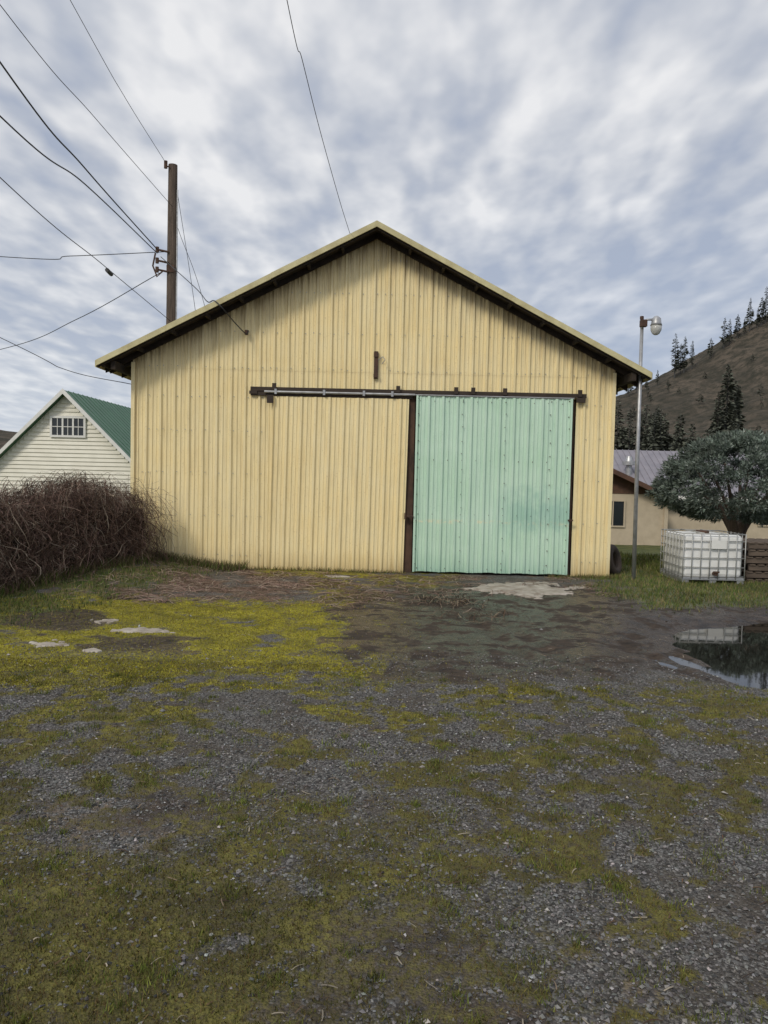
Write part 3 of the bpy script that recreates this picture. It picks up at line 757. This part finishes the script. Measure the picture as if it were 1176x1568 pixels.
def leafcloud(name,C,cs,per,size,cols,parent,flat=.7,outc=None):
    n=len(C)*per; ci=np.repeat(np.arange(len(C)),per)
    d=rng.normal(0,1,(n,3)); d/=np.linalg.norm(d,axis=1)[:,None]; 
    p=C[ci]+d*cs[ci][:,None]*rng.uniform(.35,1,(n,1))*np.array([1,1,flat])
    out=p-outc; out/=np.linalg.norm(out,axis=1)[:,None]
    ax_=d*.8+out*.8+rng.normal(0,.35,(n,3)); ax_/=np.linalg.norm(ax_,axis=1)[:,None]
    sd=np.cross(ax_,rng.normal(0,1,(n,3))); sd/=np.linalg.norm(sd,axis=1)[:,None]
    l=size*rng.uniform(.6,1.5,(n,1)); w_=l*.22
    V=np.stack([p-sd*w_,p+sd*w_,p+ax_*l],1).reshape(-1,3)
    sh=rng.uniform(.65,1.3,len(C))[ci][:,None]*rng.uniform(.7,1.3,(n,1))
    cc=np.array(cols)[rng.integers(0,len(cols),n)]*sh
    return soup(name,V,np.arange(3*n).reshape(n,3),M_leaf,np.repeat(cc,3,0),parent)
leafcloud('crown_foliage',C,cs,75,.08,[(.13,.165,.135),(.16,.195,.165),(.10,.13,.105),(.21,.24,.21)],tr,outc=np.array([tx,ty,1.2]))
def pine(x,y,z,H,R,nb,seed):
    r=np.random.default_rng(seed); 
    h=r.uniform(.10,1,nb)**.9; a=r.uniform(0,2*np.pi,nb)
    lump=.45+1.05*vnoise(h*8+seed*3.1,a*1.2,seed)
    rad=R*np.clip(1.03-h,0.03,1)**.6*r.uniform(.3,1.15,nb)*lump
    rad*=np.where(h<.22,.5,1)
    zc=z+h*H
    ca,sa=np.cos(a),np.sin(a)
    dr=r.uniform(-.35,.15,nb)
    tip=np.stack([x+ca*rad,y+sa*rad,zc+rad*dr],-1); root=np.stack([x+ca*rad*.25,y+sa*rad*.25,zc+rad*.05],-1)
    w=rad*.14+.05; sd=np.stack([-sa*w,ca*w,w*r.uniform(-1,1,nb)],-1); mid=(root*.45+tip*.55)
    V=np.stack([root,mid-sd,tip,mid+sd],1).reshape(-1,3)
    F=np.arange(4*nb).reshape(nb,4)
    tv=[];tf=[]
    for k in range(5):
        an=k*2*np.pi/5; tv+= [(x+.015*H*np.cos(an),y+.015*H*np.sin(an),z-1),(x+.002*H*np.cos(an),y+.002*H*np.sin(an),z+H)]
    for k in range(5):
        k2=(k+1)%5; tf.append((2*k,2*k2,2*k2+1,2*k+1))
    V=np.concatenate([V,np.array(tv)]); F=np.concatenate([F,np.array(tf)+4*nb])
    base=np.array([(.085,.092,.070)])*r.uniform(.5,1.6,(nb,1)); cc=np.concatenate([np.repeat(base,4,0),np.full((10,3),.07)])
    return V,F,cc
# ---------------- hills ----------------
def hillR(x): return np.interp(x,[-1200,-400,-150,-60,0,60,93,103,118,130,146,200,300,500,1200],[25,32,18,12,14,22,37,42,50,57.5,68,98,135,160,170])
def hz(x,y):
    s_=np.clip((y-62)/240,0,1)**.95*(1-.35*ss(320,520,y))
    n=(fbm(x,y,.018,61)-.5)*9*np.clip((y-80)/120,0,1)*(1-.75*np.exp(-((y-300)/30)**2))+(fbm(x,y,.09,66)-.5)*2.2*np.clip((y-80)/120,0,1)
    gul=-3.2*np.abs(np.sin(x*.11+y*.02+fbm(x,y,.02,71)*5))*np.clip((y-90)/80,0,1)*(1-.6*np.exp(-((y-300)/40)**2))
    return hillR(x)*s_-1.3+n*np.clip(hillR(x)/45,0,1)+gul*np.clip(hillR(x)/60,0,1)
hx_=np.concatenate([np.linspace(-1200,-200,40)[:-1],np.linspace(-200,20,60)[:-1],np.linspace(20,260,220)[:-1],np.linspace(260,1200,50)])
hy_=np.linspace(62,560,200)
HX,HY=np.meshgrid(hx_,hy_); HZ=hz(HX,HY)
V=np.stack([HX,HY,HZ],-1).reshape(-1,3); a_,b_=HX.shape; idx=np.arange(a_*b_).reshape(a_,b_)
F=np.stack([idx[:-1,:-1],idx[:-1,1:],idx[1:,1:],idx[1:,:-1]],-1).reshape(-1,4)
mh,nth,bh=newmat('dry_grass_hillside')
c1=mixc(nth,ramp(nth,noise(nth,.06,4,.65,sc=(1.6,.7,1),dist=1.0),[(.38,0.),(.60,1.)]),(.135,.110,.085),(.070,.062,.048))
c1=mixc(nth,ramp(nth,noise(nth,.3,6,.75),[(.44,0.),(.58,.85)]),c1,(.042,.042,.032))
nth.links.new(c1,bh.inputs['Base Color']); bh.inputs['Roughness'].default_value=.95; bh.inputs['Specular IOR Level'].default_value=.1
bump(nth,bh,noise(nth,.5,5,.7),.9,1.2)
soup('hillside',V,F,mh,smooth=True)
allV=[];allF=[];allC=[];off=0
def addp(x,y,H,R,nb,sd,single=False):
    global off
    z=float(hz(np.array([x]),np.array([y]))[0]) if y>62 else float(height(x,y))
    V,F,c=pine(x,y,z,H,R,nb,sd)
    if single: soup('pine_tree',V,F,M_leaf,c); return
    allV.append(V);allF.append(F+off);allC.append(c);off+=len(V)
for i,(x,H) in enumerate([(110.5,17),(112.6,12),(114,14),(117,11),(124,8),(129,12),(131,10),(134,9.5),(136.5,6),(138.5,13),(141.5,8),(143,11),(144.5,14),(147,10),(150,15),(104,6),(96,11),(93,9),(100,5)]):
    addp(x,298,H,H*(.15+.07*((i*37)%10)/10),380,i+1,single=(i<3))
for i,(x,y,H) in enumerate([(66,150,17),(69,152,13),(63.5,148,12),(64.8,144,9),(71,158,14)]): addp(x,y,H,H*.16,1000,40+i,single=(i<2))
rp=np.random.default_rng(9)
for i in range(24): addp(rp.uniform(34,46),rp.uniform(112,128),rp.uniform(5,11),rp.uniform(1.4,2.4),400,100+i)
for i in range(40):
    x=rp.uniform(60,150); y=rp.uniform(150,290); addp(x,y,rp.uniform(2,5),rp.uniform(.8,1.6),120,200+i)
for i in range(45): addp(rp.uniform(50,80),rp.uniform(100,150),rp.uniform(3,6),rp.uniform(1.8,2.8),220,300+i)
soup('distant_pine_trees',np.concatenate(allV),np.concatenate(allF),M_leaf,np.concatenate(allC))

# ---------------- world ----------------
w=bpy.data.worlds.new('World'); scene.world=w; w.use_nodes=True; nt=w.node_tree; bgn=nt.nodes['Background']; bgn.inputs[1].default_value=.1
sky=nt.nodes.new('ShaderNodeTexSky'); sky.sky_type='NISHITA'; sky.sun_disc=False
sky.sun_elevation=math.radians(38); sky.sun_rotation=math.radians(216)
tc=nt.nodes.new('ShaderNodeTexCoord'); sp=nt.nodes.new('ShaderNodeSeparateXYZ'); nt.links.new(tc.outputs['Generated'],sp.inputs[0])
M=lambda *a: mth(nt,*a)
zz=M('ADD',M('MAXIMUM',sp.outputs[2],0.0),.10)
px=M('DIVIDE',sp.outputs[0],zz); py=M('DIVIDE',sp.outputs[1],zz)
cb=nt.nodes.new('ShaderNodeCombineXYZ'); nt.links.new(px,cb.inputs[0]); nt.links.new(py,cb.inputs[1]); cb.inputs[2].default_value=3.3
def rot(ang,sc):
    mp=nt.nodes.new('ShaderNodeMapping'); mp.inputs['Rotation'].default_value=(0,0,math.radians(ang)); mp.inputs['Scale'].default_value=sc
    nt.links.new(cb.outputs[0],mp.inputs[0]); return mp.outputs[0]
nA=noise(nt,1.0,4,.55,vec=rot(-12,(1.2,.6,1)),dist=.3)
nB=noise(nt,1.0,2,.45,vec=rot(-14,(7.5,3.2,1)),dist=.2)
nC=noise(nt,1.0,2,.5,vec=rot(35,(15,10,1)))
val=M('ADD',M('ADD',M('MULTIPLY',nA,.40),M('MULTIPLY',nB,.48)),M('MULTIPLY',nC,.14))
cl=ramp(nt,val,[(.39,(.40,.45,.56)),(.47,(.52,.555,.63)),(.54,(.67,.69,.735)),(.63,(.88,.88,.89))])
hzn=ramp(nt,sp.outputs[2],[(.0,.75),(.16,.2),(.35,0.)])
cl=mixc(nt,hzn,cl,(.67,.72,.80))
rg=M('MULTIPLY',ramp(nt,sp.outputs[0],[(.02,0.),(.30,.55)]),ramp(nt,sp.outputs[2],[(.12,1.),(.36,0.)]))
cl=mixc(nt,rg,cl,(.33,.41,.57))
cl10=mixc(nt,1.0,cl,(10,10,10),'MULTIPLY')
fin=mixc(nt,.93,sky.outputs[0],cl10)
nt.links.new(fin,bgn.inputs[0])
sd=bpy.data.lights.new('sun','SUN'); sd.energy=1.6; sd.angle=math.radians(12); sd.color=(1,.93,.82)
so=bpy.data.objects.new('sun',sd); scene.collection.objects.link(so)
az_=math.radians(216); el=math.radians(38)
dv=Vector((math.sin(az_)*math.cos(el),math.cos(az_)*math.cos(el),math.sin(el)))
so.rotation_euler=dv.to_track_quat('Z','Y').to_euler()

# ---------------- camera ----------------
cd=bpy.data.cameras.new('camera'); cd.sensor_fit='HORIZONTAL'; cd.sensor_width=36; cd.lens=36.06; cd.clip_end=6000; cd.clip_start=.05
co=bpy.data.objects.new('camera',cd); scene.collection.objects.link(co)
R=Matrix.Rotation(math.radians(90-2.62),4,'X')@Matrix.Rotation(math.radians(1.3),4,'Z')
co.matrix_world=Matrix.Translation((0,0,1.7))@R
scene.camera=co
